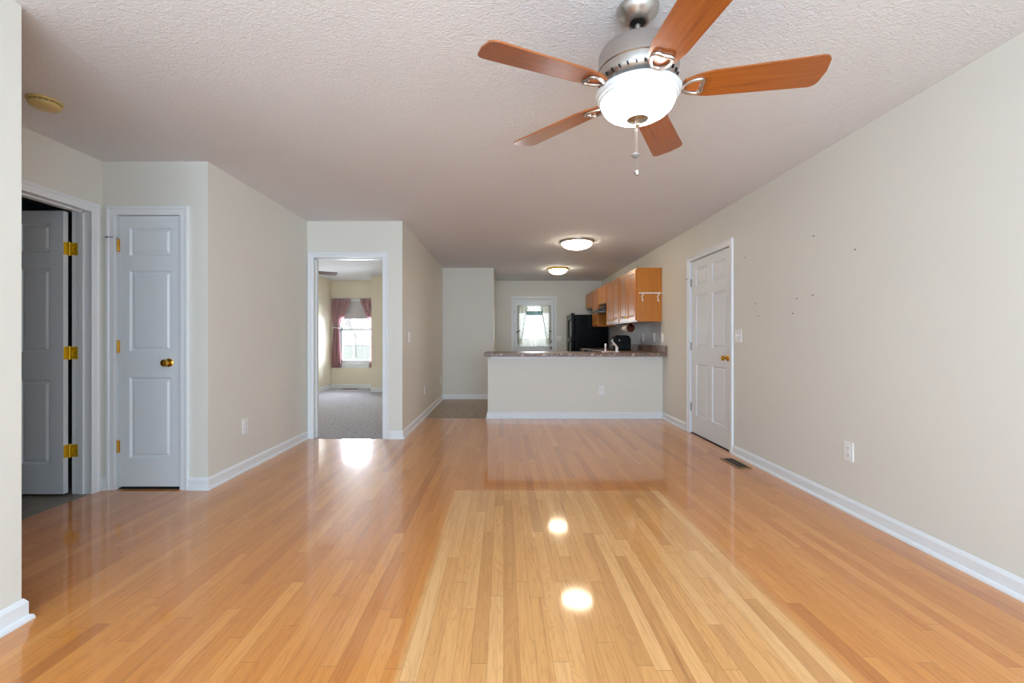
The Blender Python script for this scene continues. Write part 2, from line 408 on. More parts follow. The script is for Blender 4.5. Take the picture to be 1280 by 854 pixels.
# ------------------------------------------------------------------ door frames (trim) and doors
def frame(name, w, h, loc, rotz, depth=.125, cw=.060, stop=True, foot=0.0, stop_at=.055):
    """casing + jamb round an opening of width w, height h; local front = -Y, wall from y=0 to y=depth"""
    m = MB(); rings = []
    prof = [(0, 0), (0, -.010), (.006, -.013), (.036, -.013), (.044, -.019), (.058, -.019), (cw, -.016), (cw, 0)]
    prof = [(o - .004 if o == 0 else o, t) for o, t in prof]
    path = [((0, foot), (-1, 0)), ((0, h), (-1, 1)), ((w, h), (1, 1)), ((w, foot), (1, 0))]
    for (px, pz), (mx, mz) in path:
        rings.append([m.bm.verts.new((px + mx * o, t, pz + mz * o)) for o, t in prof])
    k = len(prof)
    for A, B in zip(rings, rings[1:]):
        for q in range(k): m.bm.faces.new((A[q], A[(q + 1) % k], B[(q + 1) % k], B[q]))
    m.bm.faces.new(rings[0]); m.bm.faces.new(rings[-1][::-1])
    jt = .004
    m.box(-.001, jt, -.002, depth + .002, foot, h); m.box(w - jt, w + .001, -.002, depth + .002, foot, h); m.box(jt, w - jt, -.002, depth + .002, h - jt, h + .001)
    if stop:
        a, b_ = stop_at, stop_at + .032
        m.box(jt, jt + .011, a, b_, foot, h - jt); m.box(w - jt - .011, w - jt, a, b_, foot, h - jt); m.box(jt, w - jt, a, b_, h - jt - .011, h - jt)
    return struct(m.build(name, 'white', loc=loc, rotz=rotz))

def panel_slab(w, h, t, cols, rows, z0=.0):
    """panelled slab, front at y=0, back at y=t; cols/rows = panel intervals"""
    m = MB(); bm = m.bm
    xs = sorted({0, w, *[c for p in cols for c in p]}); zs = sorted({0, h, *[c for p in rows for c in p]})
    for side in (0, 1):
        y = t if side else 0
        V = {(i, k): bm.verts.new((x, y, z)) for i, x in enumerate(xs) for k, z in enumerate(zs)}
        pan = []
        for i in range(len(xs) - 1):
            for k in range(len(zs) - 1):
                q = [V[i, k], V[i + 1, k], V[i + 1, k + 1], V[i, k + 1]]
                if side: q.reverse()
                f = bm.faces.new(q)
                cx, cz = (xs[i] + xs[i + 1]) / 2, (zs[k] + zs[k + 1]) / 2
                if any(a < cx < b_ for a, b_ in cols) and any(a < cz < b_ for a, b_ in rows): pan.append(f)
        bm.normal_update()
        for f in pan:
            bmesh.ops.inset_individual(bm, faces=[f], thickness=.014, depth=-.013)
            bmesh.ops.inset_individual(bm, faces=[f], thickness=.012, depth=0)
            bmesh.ops.inset_individual(bm, faces=[f], thickness=.020, depth=.009)
    for x in (0, w):
        bm.faces.new([bm.verts.new(p) for p in ((x, 0, 0), (x, t, 0), (x, t, h), (x, 0, h))])
    for z in (0, h):
        bm.faces.new([bm.verts.new(p) for p in ((0, 0, z), (0, t, z), (w, t, z), (w, 0, z))])
    bmesh.ops.remove_doubles(bm, verts=bm.verts, dist=1e-5)
    return m
ROWS = [(.212, .815), (1.010, 1.612), (1.725, 1.930)]
def knob(parent, x, z, mat, ydir=-1, y=0):
    m = MB(); prof = [(.0, 0), (.032, 0), (.032, .004), (.026, .009), (.012, .012), (.010, .024), (.013, .030), (.024, .038), (.0275, .048), (.025, .058), (.014, .064), (0, .065)]
    m.lathe(prof, 28, (x, y, z), Matrix.Rotation(R(90) if ydir < 0 else R(-90), 4, 'X'))
    return m.build('door_knob', mat, parent, True)
def barrel_hinge(parent, x, z, mat, y=0, bumper=False, bx=-1):
    m = MB(); m.lathe([(0, -.048), (.004, -.047), (.006, -.044), (.006, .044), (.004, .047), (0, .05)], 14, (x, y - .006, z))
    m.box(x - .001, x + .011, y - .003, y + .001, z - .044, z + .044)
    o = m.build('hinge', mat, parent)
    if bumper:
        q = MB(); q.tube([(x, y - .006, z + .052), (x + bx * .03, y - .03, z + .058), (x + bx * .055, y - .034, z + .056)], .0035, 8)
        q.lathe([(0, 0), (.007, 0), (.007, .012), (0, .012)], 12, (x + bx * .055, y - .034, z + .056), Matrix.Rotation(R(90) * bx, 4, 'Y'))
        q.build('hinge_stop', 'steel', o, True)
    return o

# closet door
frame('trim_1', .485, DH, (-2.885, YC, 0), 0)
d = thing('door_1', 'narrow three-panel white closet door with a round brass knob', None, (-2.871, YC + .012, .018), 0, kind='structure')
panel_slab(.469, 2.02, .035, [(.078, .388)], ROWS).build('door_panel', 'door', d)
knob(d, .375, .925, 'brass')
for z, bmp in ((.30, 0), (1.045, 0), (1.80, 1)): barrel_hinge(d, -.004, z, 'brass', bumper=bmp)
MB().box(-2.881, -2.404, YC + .02, YC + .06, -.001, .004).build('trim_closet_gap_shade', 'dark_void')['kind'] = 'structure'  # dark strip standing in for the shade in the gap below the door

# exterior/utility door on the right wall
frame('trim_2', .955, DH, (XR, 5.37, 0), -pi / 2)
d = thing('door_2', 'wide six-panel white door on the right wall with a brass knob', None, (XR + .014, 5.361, .012), -pi / 2, kind='structure')
panel_slab(.937, 2.022, .04, [(.125, .415), (.522, .812)], ROWS).build('door_panel', 'door', d)
knob(d, .868, .915, 'brass')
for z, bmp in ((.30, 0), (1.02, 0), (1.775, 1)): barrel_hinge(d, -.004, z, 'steel', bumper=bmp)
MB().box(XR + .004, XR + .1, 4.42, 5.365, -.001, .006).build('trim_door_threshold', 'vent')['kind'] = 'structure'

# bathroom door standing open into the dark bathroom
frame('trim_3', .78, DH, (XL, 2.46, 0), pi / 2, depth=.13, stop_at=.045)
d = thing('door_3', 'six-panel white door standing open into the dark bathroom', None, (-3.85, 3.193, .014), 0, kind='structure')
panel_slab(.712, 2.02, .035, [(.095, .310), (.402, .617)], ROWS).build('door_panel', 'door', d)
for z in (.30, 1.005, 1.755):
    m = MB(); m.box(.710, .7145, .002, .034, z - .045, z + .045, .0015)
    m.box(.7295, .775, .0395, .0445, z - .045, z + .045, .0015)
    m.lathe([(0, -.05), (.0065, -.048), (.0065, .048), (0, .05)], 14, (.722, .036, z))
    h_ = m.build('hinge', 'dullbrass', d)
    q = MB()
    for dz in (-.028, 0, .028):
        q.lathe([(0, 0), (.004, 0), (.004, .0015), (0, .0015)], 10, (.742 + (.014 if dz == 0 else 0), .0395, z + dz), Matrix.Rotation(R(90), 4, 'X'))
    q.build('screw', 'dark', h_)
# cased doorway to the bedroom
frame('trim_4', .778, DH - .012, (-2.13, YB, 0), 0)
m = MB(); m.box(-2.134, -2.129, YB + .04, YB + .07, .89, .95); struct(m.build('trim_strike_plate', 'brass'))
m = MB(); m.lathe([(0, -.045), (.006, -.045), (.006, .045), (0, .045)], 12, (-1.362, YB + .118, 1.83)); m.box(-1.3575, -1.3545, YB + .08, YB + .12, 1.785, 1.875); struct(m.build('trim_hinge_leaf', 'brass'))

# kitchen door with half glass
frame('trim_5', DX1 - DX0, 2.03, (DX0, YK, 0), 0)
d = thing('door_4', 'white kitchen back door with bright half window and steel knob', None, (DX0 + .008, YK + .02, .012), 0, kind='structure')
w = DX1 - DX0 - .016
m = MB(); gx0, gx1, gz0, gz1 = .11, w - .11, .93, 1.86
m.box(0, gx0, 0, .042, 0, 2.008); m.box(gx1, w, 0, .042, 0, 2.008); m.box(gx0, gx1, 0, .042, gz1, 2.008); m.box(gx0, gx1, 0, .042, 0, gz0)
m.box(gx0 - .02, gx0 + .012, -.01, .002, gz0 - .02, gz1 + .02, .003); m.box(gx1 - .012, gx1 + .02, -.01, .002, gz0 - .02, gz1 + .02, .003)
m.box(gx0, gx1, -.01, .002, gz0 - .02, gz0 + .012, .003); m.box(gx0, gx1, -.01, .002, gz1 - .012, gz1 + .02, .003)
for a, b_ in ((.12, .40), (w - .40, w - .12)): m.box(a, b_, -.006, .001, .2, .78, .004)
m.build('door_panel', 'door', d)
MB().box(gx0 + .001, gx1 - .001, .018, .024, gz0 + .001, gz1 - .001).build('window_pane', 'glass', d)
m = MB()
for k in (1, 2): x = gx0 + (gx1 - gx0) * k / 3; m.box(x - .006, x + .006, .026, .034, gz0, gz1)
for k in (1, 2): z = gz0 + (gz1 - gz0) * k / 3; m.box(gx0, gx1, .027, .033, z - .006, z + .006)
m.build('muntin_grid', 'white', d)
knob(d, w - .065, .905, 'steel'); 
m = MB(); m.lathe([(0, 0), (.027, 0), (.025, .01), (.01, .014), (0, .014)], 20, (w - .065, 0, 1.05), Matrix.Rotation(R(90), 4, 'X')); m.build('deadbolt', 'steel', d, True)
for z in (.3, 1.0, 1.72): barrel_hinge(d, -.004, z, 'steel')

# bedroom window
wd = thing('window_1', 'white double-hung bedroom window with divided panes', None, ((WX0 + WX1) / 2, YW, WZ0), 0, kind='structure')
ww, wh = (WX1 - WX0), WZ1 - WZ0
hw = ww / 2
m = MB()
m.box(-hw, -hw + .03, .02, .11, 0, wh); m.box(hw - .03, hw, .02, .11, 0, wh); m.box(-hw, hw, .02, .11, wh - .03, wh); m.box(-hw, hw, .02, .11, 0, .03)
m.box(-hw - .02, hw + .02, -.03, .03, -.03, .0, .004); m.box(-hw - .01, hw + .01, -.014, .0, -.09, -.03)
m.build('window_frame', 'white', wd)
def sash(z0, z1, y, rows):
    m = MB(); a = hw - .03
    m.box(-a, -a + .04, y, y + .03, z0, z1); m.box(a - .04, a, y, y + .03, z0, z1); m.box(-a, a, y, y + .03, z0, z0 + .045); m.box(-a, a, y, y + .03, z1 - .04, z1)
    s_ = m.build('sash', 'white', wd)
    g = MB()
    for k in (1, 2): x = -a + .04 + (2 * a - .08) * k / 3; g.box(x - .009, x + .009, y + .006, y + .012, z0 + .045, z1 - .04)
    for k in range(1, rows): z = z0 + .045 + (z1 - z0 - .085) * k / rows; g.box(-a + .04, a - .04, y + .007, y + .013, z - .009, z + .009)
    g.build('muntin_grid', 'white', s_)
    MB().box(-a + .04, a - .04, y + .014, y + .018, z0 + .045, z1 - .04).build('window_pane', 'glass', s_)
sash(.03, .78, .03, 2); sash(.74, wh - .03, .065, 2)
sh = thing('roller_shade', 'grey roller shade pulled a third of the way down the bedroom window', 'window shade', ((WX0 + WX1) / 2, YW + .018, WZ1 - .01))
MB().box(-hw + .035, hw - .035, -.001, .001, -.42, -.02).build('shade_cloth', 'shade', sh)
m = MB(); m.lathe([(0, -hw + .03), (.016, -hw + .03), (.016, hw - .03), (0, hw - .03)], 16, (0, 0, -.018), Matrix.Rotation(R(90), 4, 'Y')); m.build('roller', 'white', sh, True)
m = MB(); m.box(-hw + .035, hw - .035, -.005, .005, -.435, -.415, .002); m.build('bottom_rail', 'shade', sh)

# rear window (behind the camera, lets the daylight in)
m = MB()
for a, b_ in ((-1.5, -1.44), (1.84, 1.9), (-.4, -.34), (.74, .8)): m.box(a, b_, -1.41, -1.32, .3, 2.3)
m.box(-1.5, 1.9, -1.41, -1.32, .3, .36); m.box(-1.5, 1.9, -1.41, -1.32, 2.24, 2.3)
struct(m.build('window_2', 'white'))

# ------------------------------------------------------------------ outlets, switches, smoke alarm, register, nails
def outlet(label, loc, rotz, group='duplex wall outlets'):
    t = thing('wall_outlet', label, 'outlet', loc, rotz, group)
    MB().box(-.038, .038, -.006, 0, -.062, .062, .003).build('cover_plate', 'plate', t)
    for dz in (-.021, .021):
        m = MB(); m.lathe([(0, 0), (.0165, 0), (.0165, .003), (0, .003)], 20, (0, -.0055, dz), Matrix.Rotation(R(90), 4, 'X'))
        so = m.build('socket', 'plate', t)
        q = MB(); q.box(-.007, -.005, -.0092, -.0083, dz - .002, dz + .008); q.box(.005, .007, -.0092, -.0083, dz - .002, dz + .007); q.box(-.002, .002, -.0092, -.0083, dz - .011, dz - .007)
        q.build('slot', 'dark', so)
    return t
def switch(label, loc, rotz, gang=1):
    t = thing('light_switch', label, 'light switch', loc, rotz, 'wall switch plates')
    hw_ = .038 + .023 * (gang - 1)
    MB().box(-hw_, hw_, -.006, 0, -.062, .062, .003).build('cover_plate', 'plate', t)
    for g in range(gang):
        x = (g - (gang - 1) / 2) * .046
        m = MB(); m.box(x - .005, x + .005, -.016, -.005, -.004, .010, .002); m.build('toggle', 'plate', t)
    return t
outlet('white outlet low on the bare right wall, nearest the camera', (XR, 2.897, .393), -pi / 2)
outlet('white outlet low on the wall beside the narrow closet door', (XC, 3.81, .377), pi / 2)
outlet('white outlet on the hall side wall, nearer of its two', (XH, 6.43, .384), pi / 2)
outlet('white outlet at the far end of the hall side wall, near the corner', (XH, 8.07, .384), pi / 2)
outlet('white outlet on the front of the peninsula half wall', (1.376, YP, .397), 0)
outlet('white outlet above the counter splash, farther one under the oak cabinets', (XR - .003, 7.17, 1.14), -pi / 2)
outlet('white outlet above the counter splash under the near end of the oak cabinets', (XR - .003, 6.64, 1.14), -pi / 2)
switch('two-toggle white switch plate just right of the right wall door', (XR, 4.262, 1.15), -pi / 2, 2)
switch('single white switch on the hall wall right of the bedroom doorway', (XH, 5.38, 1.14), pi / 2)
switch('white switch plate on the right wall just past the end of the counter', (XR, 6.29, 1.135), -pi / 2)
switch('white switch plate on the kitchen wall between back door and refrigerator', (1.25, YK, 1.13), 0, 2)

t = thing('smoke_alarm', 'round yellowed smoke alarm on the ceiling at the left', 'smoke alarm', (-2.54, 2.48, CH))
m = MB(); m.lathe([(0, 0), (.076, 0), (.076, -.010), (.070, -.013), (0, -.013)], 40); m.build('mounting_plate', 'almond', t, True)
m = MB(); m.lathe([(0, -.013), (.066, -.013), (.066, -.018), (.070, -.020), (.068, -.032), (.058, -.040), (.03, -.043), (0, -.043)], 40)
c_ = m.build('cover', 'almond', t, True)
m = MB()
for k in range(18):
    a = 2 * pi * k / 18
    q = bmesh.ops.create_cube(m.bm, size=1)['verts']
    bmesh.ops.transform(m.bm, matrix=Matrix.Rotation(a, 4, 'Z') @ Matrix.Translation((.0665, 0, -.0165)) @ Matrix.Diagonal((.003, .014, .003, 1)), verts=q)
m.build('vent_slot', 'dark', c_)

t = thing('floor_register', 'brown metal floor register beside the right wall door', 'floor vent', (2.087, 4.03, 0))
m = MB(); m.box(-.063, -.044, -.165, .165, 0, .006, .002); m.box(.044, .063, -.165, .165, 0, .006, .002); m.box(-.044, .044, -.165, -.145, 0, .006, .002); m.box(-.044, .044, .145, .165, 0, .006, .002)
m.build('frame', 'tan_metal', t)
MB().box(-.044, .044, -.145, .145, .0005, .0015).build('recess', 'dark', t)
m = MB()
for k in range(24): y = -.139 + k * .0121; m.box(-.044, .044, y, y + .005, .0015, .005)
m.box(-.003, .003, -.145, .145, .0015, .0055)
m.build('grille', 'vent', t)
t = thing('floor_register', 'dark register in the bedroom carpet below the window', 'floor vent', (-3.4, 9.95, .004), pi / 2)
MB().box(-.06, .06, -.17, .17, 0, .006, .002).build('frame', 'vent', t)
m = MB()
for k in range(20): y = -.14 + k * .0142; m.box(-.045, .045, y, y + .006, .006, .009)
m.build('grille', 'dark', t)

nail_px = [(1018, 295, 'small dark nail high on the bare right wall'), (932, 322, 'small dark nail up to the right of the door casing'),
           (1070, 312, 'small dark nail farthest right on the upper right wall'), (945, 380, 'small nail at mid height closest to the door switch'),
           (997, 373, 'small nail left of the centre nail on the right wall'), (1017, 369, 'small dark nail directly below the highest nail'),
           (949, 395, 'small nail head lowest and nearest the switch plate'), (992, 392, 'faint small nail lowest of the middle pair on the right wall')]
for px, py, lb in nail_px:
    s_ = (px - 629.5) / XR
    m = MB(); m.lathe([(0, .008), (.002, .008), (.002, 0), (.0042, 0), (.0042, -.002), (0, -.003)], 10, (0, 0, 0), Matrix.Rotation(R(90), 4, 'Y'))
    bmesh.ops.transform(m.bm, matrix=Matrix.Diagonal((-1, 1, 1, 1)), verts=m.bm.verts)
    o = m.build('wall_nail', 'rust', loc=(XR - .006, 560 / s_, 1.122 + (423.5 - py) / s_)); tag(o, lb, 'nail', 'nails left in the bare right wall')

# ------------------------------------------------------------------ ceiling fans
def blade_mesh(m, r0, r1, w0, w1, th):
    pts = []
    n = 10
    def wid(t): return w0 + (w1 - w0) * min(1, t * 1.05)
    top, bot = [], []
    for k in range(n + 1):
        t = k / n; x = r0 + (r1 - r0) * t
        hwid = wid(t) / 2
        if t < .001: hwid *= .55
        elif t < .11: hwid *= .86
        if t > .999: x = r1 - .004
        top.append((x, hwid)); bot.append((x, -hwid))
    c = .032; e = top[-1][1]; xe = r1
    arc = [(xe - c + c * sin(q), e - c + c * cos(q)) for q in [R(d) for d in (0, 18, 36, 54, 72, 90)]]
    top = top[:-1] + arc; bot = bot[:-1] + [(x, -y) for x, y in arc]
    poly = bot + [(xe + .006, 0)] + top[::-1] + [(r0 - .008, 0)]
    m.prism(poly, -th / 2, th / 2)
def make_fan(label, loc, a0, zb, Rb, bladeM, lit='bowl'):
    t = thing('ceiling_fan', label, 'ceiling fan', loc)
    D = lambda z: z - CH   # local z from world z
    k = 0.0
    m = MB(); m.lathe([(0, 0), (.083, 0), (.083, -.006), (.081, -.014), (.070, -.032), (.054, -.046), (.046, -.054), (.041, -.056), (.030, -.056), (0, -.055)], 44)
    c_ = m.build('canopy', 'nickel', t, True)
    m = MB(); m.lathe([(0, -.052), (.032, -.056), (.032, -.058), (.024, -.064), (.0, -.066)], 30); m.build('canopy_ring', 'dark', c_, True)
    m = MB(); m.lathe([(0, -.06), (.0125, -.06), (.0125, -.17), (0, -.17)], 20); m.build('downrod', 'nickel', t, True)
    z1 = zb + .175 - CH; z0 = zb + .012 - CH
    m = MB(); m.lathe([(0, z1 + .004), (.03, z1 + .003), (.10, z1 - .002), (.132, z1 - .010), (.147, z1 - .020), (.153, z1 - .034), (.154, z1 - .086), (.158, z1 - .089), (.158, z1 - .098), (.154, z1 - .101),
                      (.152, z1 - .130), (.146, z1 - .145), (.125, z0 + .004), (.110, z0), (0, z0)], 28)
    h_ = m.build('motor_housing', 'nickel', t, True)
    for q in range(30 if lit == 'bowl' else 0):
        a = 2 * pi * q / 30; m = MB()
        vs = bmesh.ops.create_cube(m.bm, size=1)['verts']
        bmesh.ops.transform(m.bm, matrix=Matrix.Rotation(a, 4, 'Z') @ Matrix.Translation((.1500, 0, z1 - .141)) @ Matrix.Rotation(R(25), 4, 'Y') @ Matrix.Rotation(R(18), 4, 'X') @ Matrix.Diagonal((.005, .006, .014, 1)), verts=vs)
        m.build('vent_slot', 'dark', h_)
    zr = zb - .007 - CH
    m = MB(); m.lathe([(0, z0 + .004), (.085, z0 + .004), (.092, zr + .01), (.092, zr - .004), (0, zr - .004)], 44); m.build('light_kit', 'nickel', t, True)
    # glass bowl: stepped rim + deep bowl
    m = MB(); m.lathe([(.088, zr + .004), (.150, zr + .006), (.163, zr + .002), (.167, zr - .005), (.164, zr - .012), (.157, zr - .016), (.155, zr - .023), (.148, zr - .027), (.146, zr - .034), (.140, zr - .034), (.140, zr), (.088, zr)], 60, capt=False)
    g = m.build('glass_bowl', 'bowlrim', t, True)
    zz = zr - .03
    m = MB(); m.lathe([(.145, zz), (.142, zz - .016), (.133, zz - .034), (.118, zz - .049), (.096, zz - .062), (.066, zz - .071), (.034, zz - .075), (0, zz - .076)], 60, capt=False)
    m.build('lit_bowl', lit, g, True)
    zf = zz - .074
    m = MB(); m.lathe([(0, zf + .004), (.042, zf + .002), (.042, zf - .003), (.030, zf - .008), (.014, zf - .013), (.009, zf - .020), (.010, zf - .026), (.006, zf - .032), (0, zf - .034)], 30)
    m.build('finial', 'nickel', t, True)
    for (dx, dy, ln, s_) in ((-.012, -.01, .135, 1), (.0, .01, .200, 0)):
        m = MB(); m.tube([(dx, dy, zf - .012), (dx, dy, zf - .012 - ln)], .0011, 6)
        for q in range(int(ln / .006)): m.lathe([(0, .0016), (.0018, 0), (0, -.0016)], 6, (dx, dy, zf - .015 - q * .006))
        pc = m.build('pull_chain', 'nickel', t)
        m = MB(); zc = zf - .012 - ln
        if s_: m.lathe([(0, .010), (.005, .008), (.016, .001), (.0165, -.003), (.010, -.010), (0, -.012)], 24, (dx, dy, zc))
        else: m.lathe([(0, .012), (.004, .010), (.011, .002), (.011, -.004), (.006, -.011), (0, -.012)], 24, (dx, dy, zc))
        m.build('pendant', 'pipe' if s_ else 'nickel', pc, True)
    for q in range(5):
        a = a0 + q * 2 * pi / 5
        m = MB(); blade_mesh(m, .172, Rb, .122, .152, .0065)
        b_ = m.build('fan_blade', bladeM, t)
        zl = zb - CH
        b_.matrix_local = Matrix.Translation((0, 0, zl)) @ Matrix.Rotation(a, 4, 'Z') @ Matrix.Rotation(R(-12), 4, 'X')
        # blade iron: stem plus open shield-shaped loop under the blade
        m = MB(); zi = -.0085
        loop = [(.172, -.012), (.196, -.030), (.228, -.036), (.240, -.026), (.238, 0), (.240, .026), (.228, .036), (.196, .030), (.172, .012)]
        nl = len(loop); cr = []
        for k in range(nl):
            p0, p1, p2, p3 = [Vector((*loop[(k + d) % nl], zi)) for d in (-1, 0, 1, 2)]
            for u_ in (0, .25, .5, .75):
                cr.append(.5 * ((2 * p1) + (p2 - p0) * u_ + (2 * p0 - 5 * p1 + 4 * p2 - p3) * u_ ** 2 + (3 * p1 - p0 - 3 * p2 + p3) * u_ ** 3))
        m.tube(cr, .0072, 8, closed=True)
        m.tube([(.105, 0, .012), (.135, 0, .002), (.168, 0, zi)], [.011, .010, .009], 10)
        for x, y in ((.232, -.030), (.232, .030), (.236, 0)): m.lathe([(0, -.012), (.005, -.012), (.007, -.006), (.007, .001), (0, .001)], 12, (x, y, -.003))
        m.build('blade_bracket', 'nickel', b_, True)
    return t
make_fan('five-bladed cherry wood ceiling fan with lit frosted glass bowl', (.536, 1.792, CH), R(-12.14), 2.112, .664, 'blade')
make_fan('dark-bladed ceiling fan seen through the bedroom doorway', (-3.2, 6.7, CH), R(32), 2.14, .675, 'blade_dark', 'bed_bowl')

# ------------------------------------------------------------------ flush ceiling lights
def flush(label, loc, r, metal, dome):
    t = thing('flush_ceiling_light', label, 'ceiling light', loc, 0, 'flush mount ceiling lights')
    m = MB(); m.lathe([(0, 0), (r, 0), (r, -.010), (r * .97, -.022), (r * .90, -.030), (r * .87, -.030), (r * .87, -.012), (0, -.012)], 56); m.build('rim', metal, t, True)
    d_ = .085
    m = MB(); n = 9
    m.lathe([(r * .87 * cos(pi / 2 * k / n), -.028 - d_ * sin(pi / 2 * k / n)) for k in range(n)] + [(0, -.028 - d_)], 56, capt=False); m.build('glass_dome', dome, t, True)
    m = MB(); z = -.028 - d_; m.lathe([(0, z + .004), (.016, z + .001), (.014, z - .005), (.006, z - .010), (.007, z - .016), (0, z - .02)], 20); m.build('finial', metal, t, True)
flush('lit round flush ceiling light, larger and nearer, above the peninsula', (.99, 6.05, CH), .235, 'nickel', 'near_dome')
flush('lit round flush ceiling light, smaller and farther, deep in the kitchen', (1.02, 8.4, CH), .195, 'dullbrass', 'far_dome')

# ------------------------------------------------------------------ kitchen
def raised_door(m, w, h): pass
def cabinet(label, y0, y1, z0, z1, doors, xf=1.90, group='oak wall cabinets', knob_low=True, end=True, name='wall_cabinet', cat='cabinet', xb=XR - .004):
    """box cabinet on the right wall, doors facing -X; y0 near, y1 far"""
    t = thing(name, label, cat, (xf, y1, z0), -pi / 2, group)   # local x runs towards the camera, local -y = into the room
    w, dpt, h = y1 - y0, xb - xf, z1 - z0
    MB().box(0.0005, w - .0005, 0, dpt, 0, h).build('cabinet_body', 'oakend', t)
    m = MB(); fw = .035
    m.box(0, w, -.018, 0, 0, fw); m.box(0, w, -.018, 0, h - fw, h)
    for k in range(doors + 1):
        x = (w - fw) * k / doors
        if k in (0, doors) or k * 2 == doors or doors == 1: m.box(x, x + fw, -.018, 0, fw, h - fw)
    m.build('face_frame', 'oakend', t)
    dw = (w - .036) / doors
    for k in range(doors):
        x0 = .018 + k * dw + .006; wd_ = dw - .012; hd = h - .036
        m = MB(); q = panel_slab(wd_, hd, .019, [(.05, wd_ - .05)], [(.055, hd - .055)])
        bmesh.ops.translate(q.bm, vec=(x0, -.038, .018), verts=q.bm.verts)
        dd = q.build('door', 'oak', t, bevel=.003)
        kx = x0 + (wd_ - .03 if k % 2 == 0 else .03)
        m.lathe([(0, 0), (.006, 0), (.006, .012), (.015, .02), (.013, .027), (0, .029)], 16, (kx, -.038, .018 + (.055 if knob_low else hd - .055)), Matrix.Rotation(R(90), 4, 'X'))
        m.build('knob', 'dullbrass', dd, True)
    return t
cabinet('honey oak double wall cabinet nearest the camera, above the splash', 6.32, 7.235, 1.365, 2.125, 2)
cabinet('honey oak double wall cabinet second from the near end', 7.237, 8.14, 1.365, 2.125, 2)
cabinet('short honey oak wall cabinet above the black range hood', 8.142, 8.90, 1.775, 2.125, 2)
cabinet('honey oak single-door wall cabinet between hood and refrigerator', 8.902, 9.42, 1.365, 2.125, 1)
cabinet('short honey oak wall cabinet above the black refrigerator', 9.422, 10.17, 1.775, 2.125, 2)
# base cabinets (mostly hidden behind the peninsula)
cabinet('oak base cabinet under the counter left of the stove, kitchen side', 8.905, 9.40, .0, .878, 1, 1.64, 'oak base cabinets', False, name='base_cabinet')
cabinet('oak base cabinet between stove and peninsula', 6.98, 8.135, .0, .878, 2, 1.64, 'oak base cabinets', False, name='base_cabinet')
t = thing('base_cabinet', 'oak base cabinets on the kitchen side of the peninsula', 'cabinet', (-.2, 6.425, 0), 0, 'oak base cabinets')
MB().box(0, 2.42, 0, .54, 0, .878).build('cabinet_body', 'oakend', t)
for k in range(4):
    q = panel_slab(.42, .66, .019, [(.05, .37)], [(.055, .605)]); bmesh.ops.rotate(q.bm, cent=(0, 0, 0), matrix=Matrix.Rotation(pi, 3, 'Z'), verts=q.bm.verts)
    bmesh.ops.translate(q.bm, vec=(.46 + k * .45, .56, .1), verts=q.bm.verts); dd = q.build('door', 'oak', t)
# counters
t = thing('peninsula_countertop', 'mottled brown laminate countertop on the peninsula half wall', 'countertop', (0, YP, .88))
m = MB(); m.box(-.27, XR - .002, -.19, .70, 0, .045, .006)
m.build('countertop_slab', 'counter', t)
q = MB(); q.box(.95, 1.62, .28, .62, .0455, .049, .002); q.build('sink_rim', 'steel', t)
q = MB(); q.box(.985, 1.585, .31, .59, .0485, .0495); q.build('sink_basin', 'dark', t)
t = thing('wall_countertop', 'mottled laminate countertop along the right wall, between peninsula and stove', 'countertop', (0, 7.0, .88))
m = MB(); m.box(1.60, XR - .002, .001, 1.135, 0, .045, .005); m.build('countertop_slab', 'counter', t)
t = thing('wall_countertop', 'short mottled countertop between stove and refrigerator', 'countertop', (0, 8.905, .88))
m = MB(); m.box(1.60, XR - .002, 0, .505, 0, .045, .005); m.build('countertop_slab', 'counter', t)
t = thing('counter_splash', 'low mottled laminate upstand along the wall behind the counter', 'backsplash', (XR - .004, YP - .19, .9255))
m = MB(); m.box(-.02, 0, 0, 2.02, 0, .10, .003); m.build('splash_board', 'counter', t)
m = MB()
m.box(-.18, XR - .028, YP - .016, YP, .84, .8775, .003); struct(m.build('trim_6', 'white'))

# refrigerator
t = thing('refrigerator', 'tall black top-freezer refrigerator against the right kitchen wall', 'refrigerator', (1.50, 10.16, 0), -pi / 2)
MB().box(0, .70, 0, .71, .02, 1.63, .008).build('cabinet_body', 'blacktex', t)
m = MB(); m.box(.02, .68, .0, .05, 0, .09); m.build('kick_grille', 'dark', t)
for nm, z0, z1 in (('freezer_door', 1.115, 1.645), ('fridge_door', .10, 1.105)):
    d_ = MB().box(0, .70, -.075, -.008, z0, z1, .012).build(nm, 'black', t)
    zz0, zz1 = (z0 + .03, z1 - .12) if z0 > 1 else (z1 - .5, z1 - .03)
    m = MB(); m.tube([(.665, -.075, zz0), (.665, -.118, zz0 + .02), (.665, -.122, (zz0 + zz1) / 2), (.665, -.118, zz1 - .02), (.665, -.075, zz1)], .013, 10); m.build('handle', 'blacktex', d_, True)
m = MB(); m.box(.60, .69, -.07, .01, 1.645, 1.665, .006); m.build('hinge_cover', 'black', t)
# range hood
t = thing('range_hood', 'black under-cabinet range hood over the stove', 'range hood', (XR - .005, 8.895, 1.62), -pi / 2)
m = MB(); prof = [(0, 0), (-.50, 0), (-.50, .045), (-.40, .075), (-.335, .155), (0, .155)]
vs0 = [m.bm.verts.new((0.005, y, z)) for y, z in prof]; vs1 = [m.bm.verts.new((.745, y, z)) for y, z in prof]
m.bm.faces.new(vs0); m.bm.faces.new(vs1[::-1])
for k in range(len(prof)): m.bm.faces.new((vs0[k], vs0[(k + 1) % 6], vs1[(k + 1) % 6], vs1[k]))
m.build('hood_shell', 'hood', t, bevel=.006)
MB().box(.05, .70, -.45, -.08, -.008, .0).build('filter', 'steel', t)
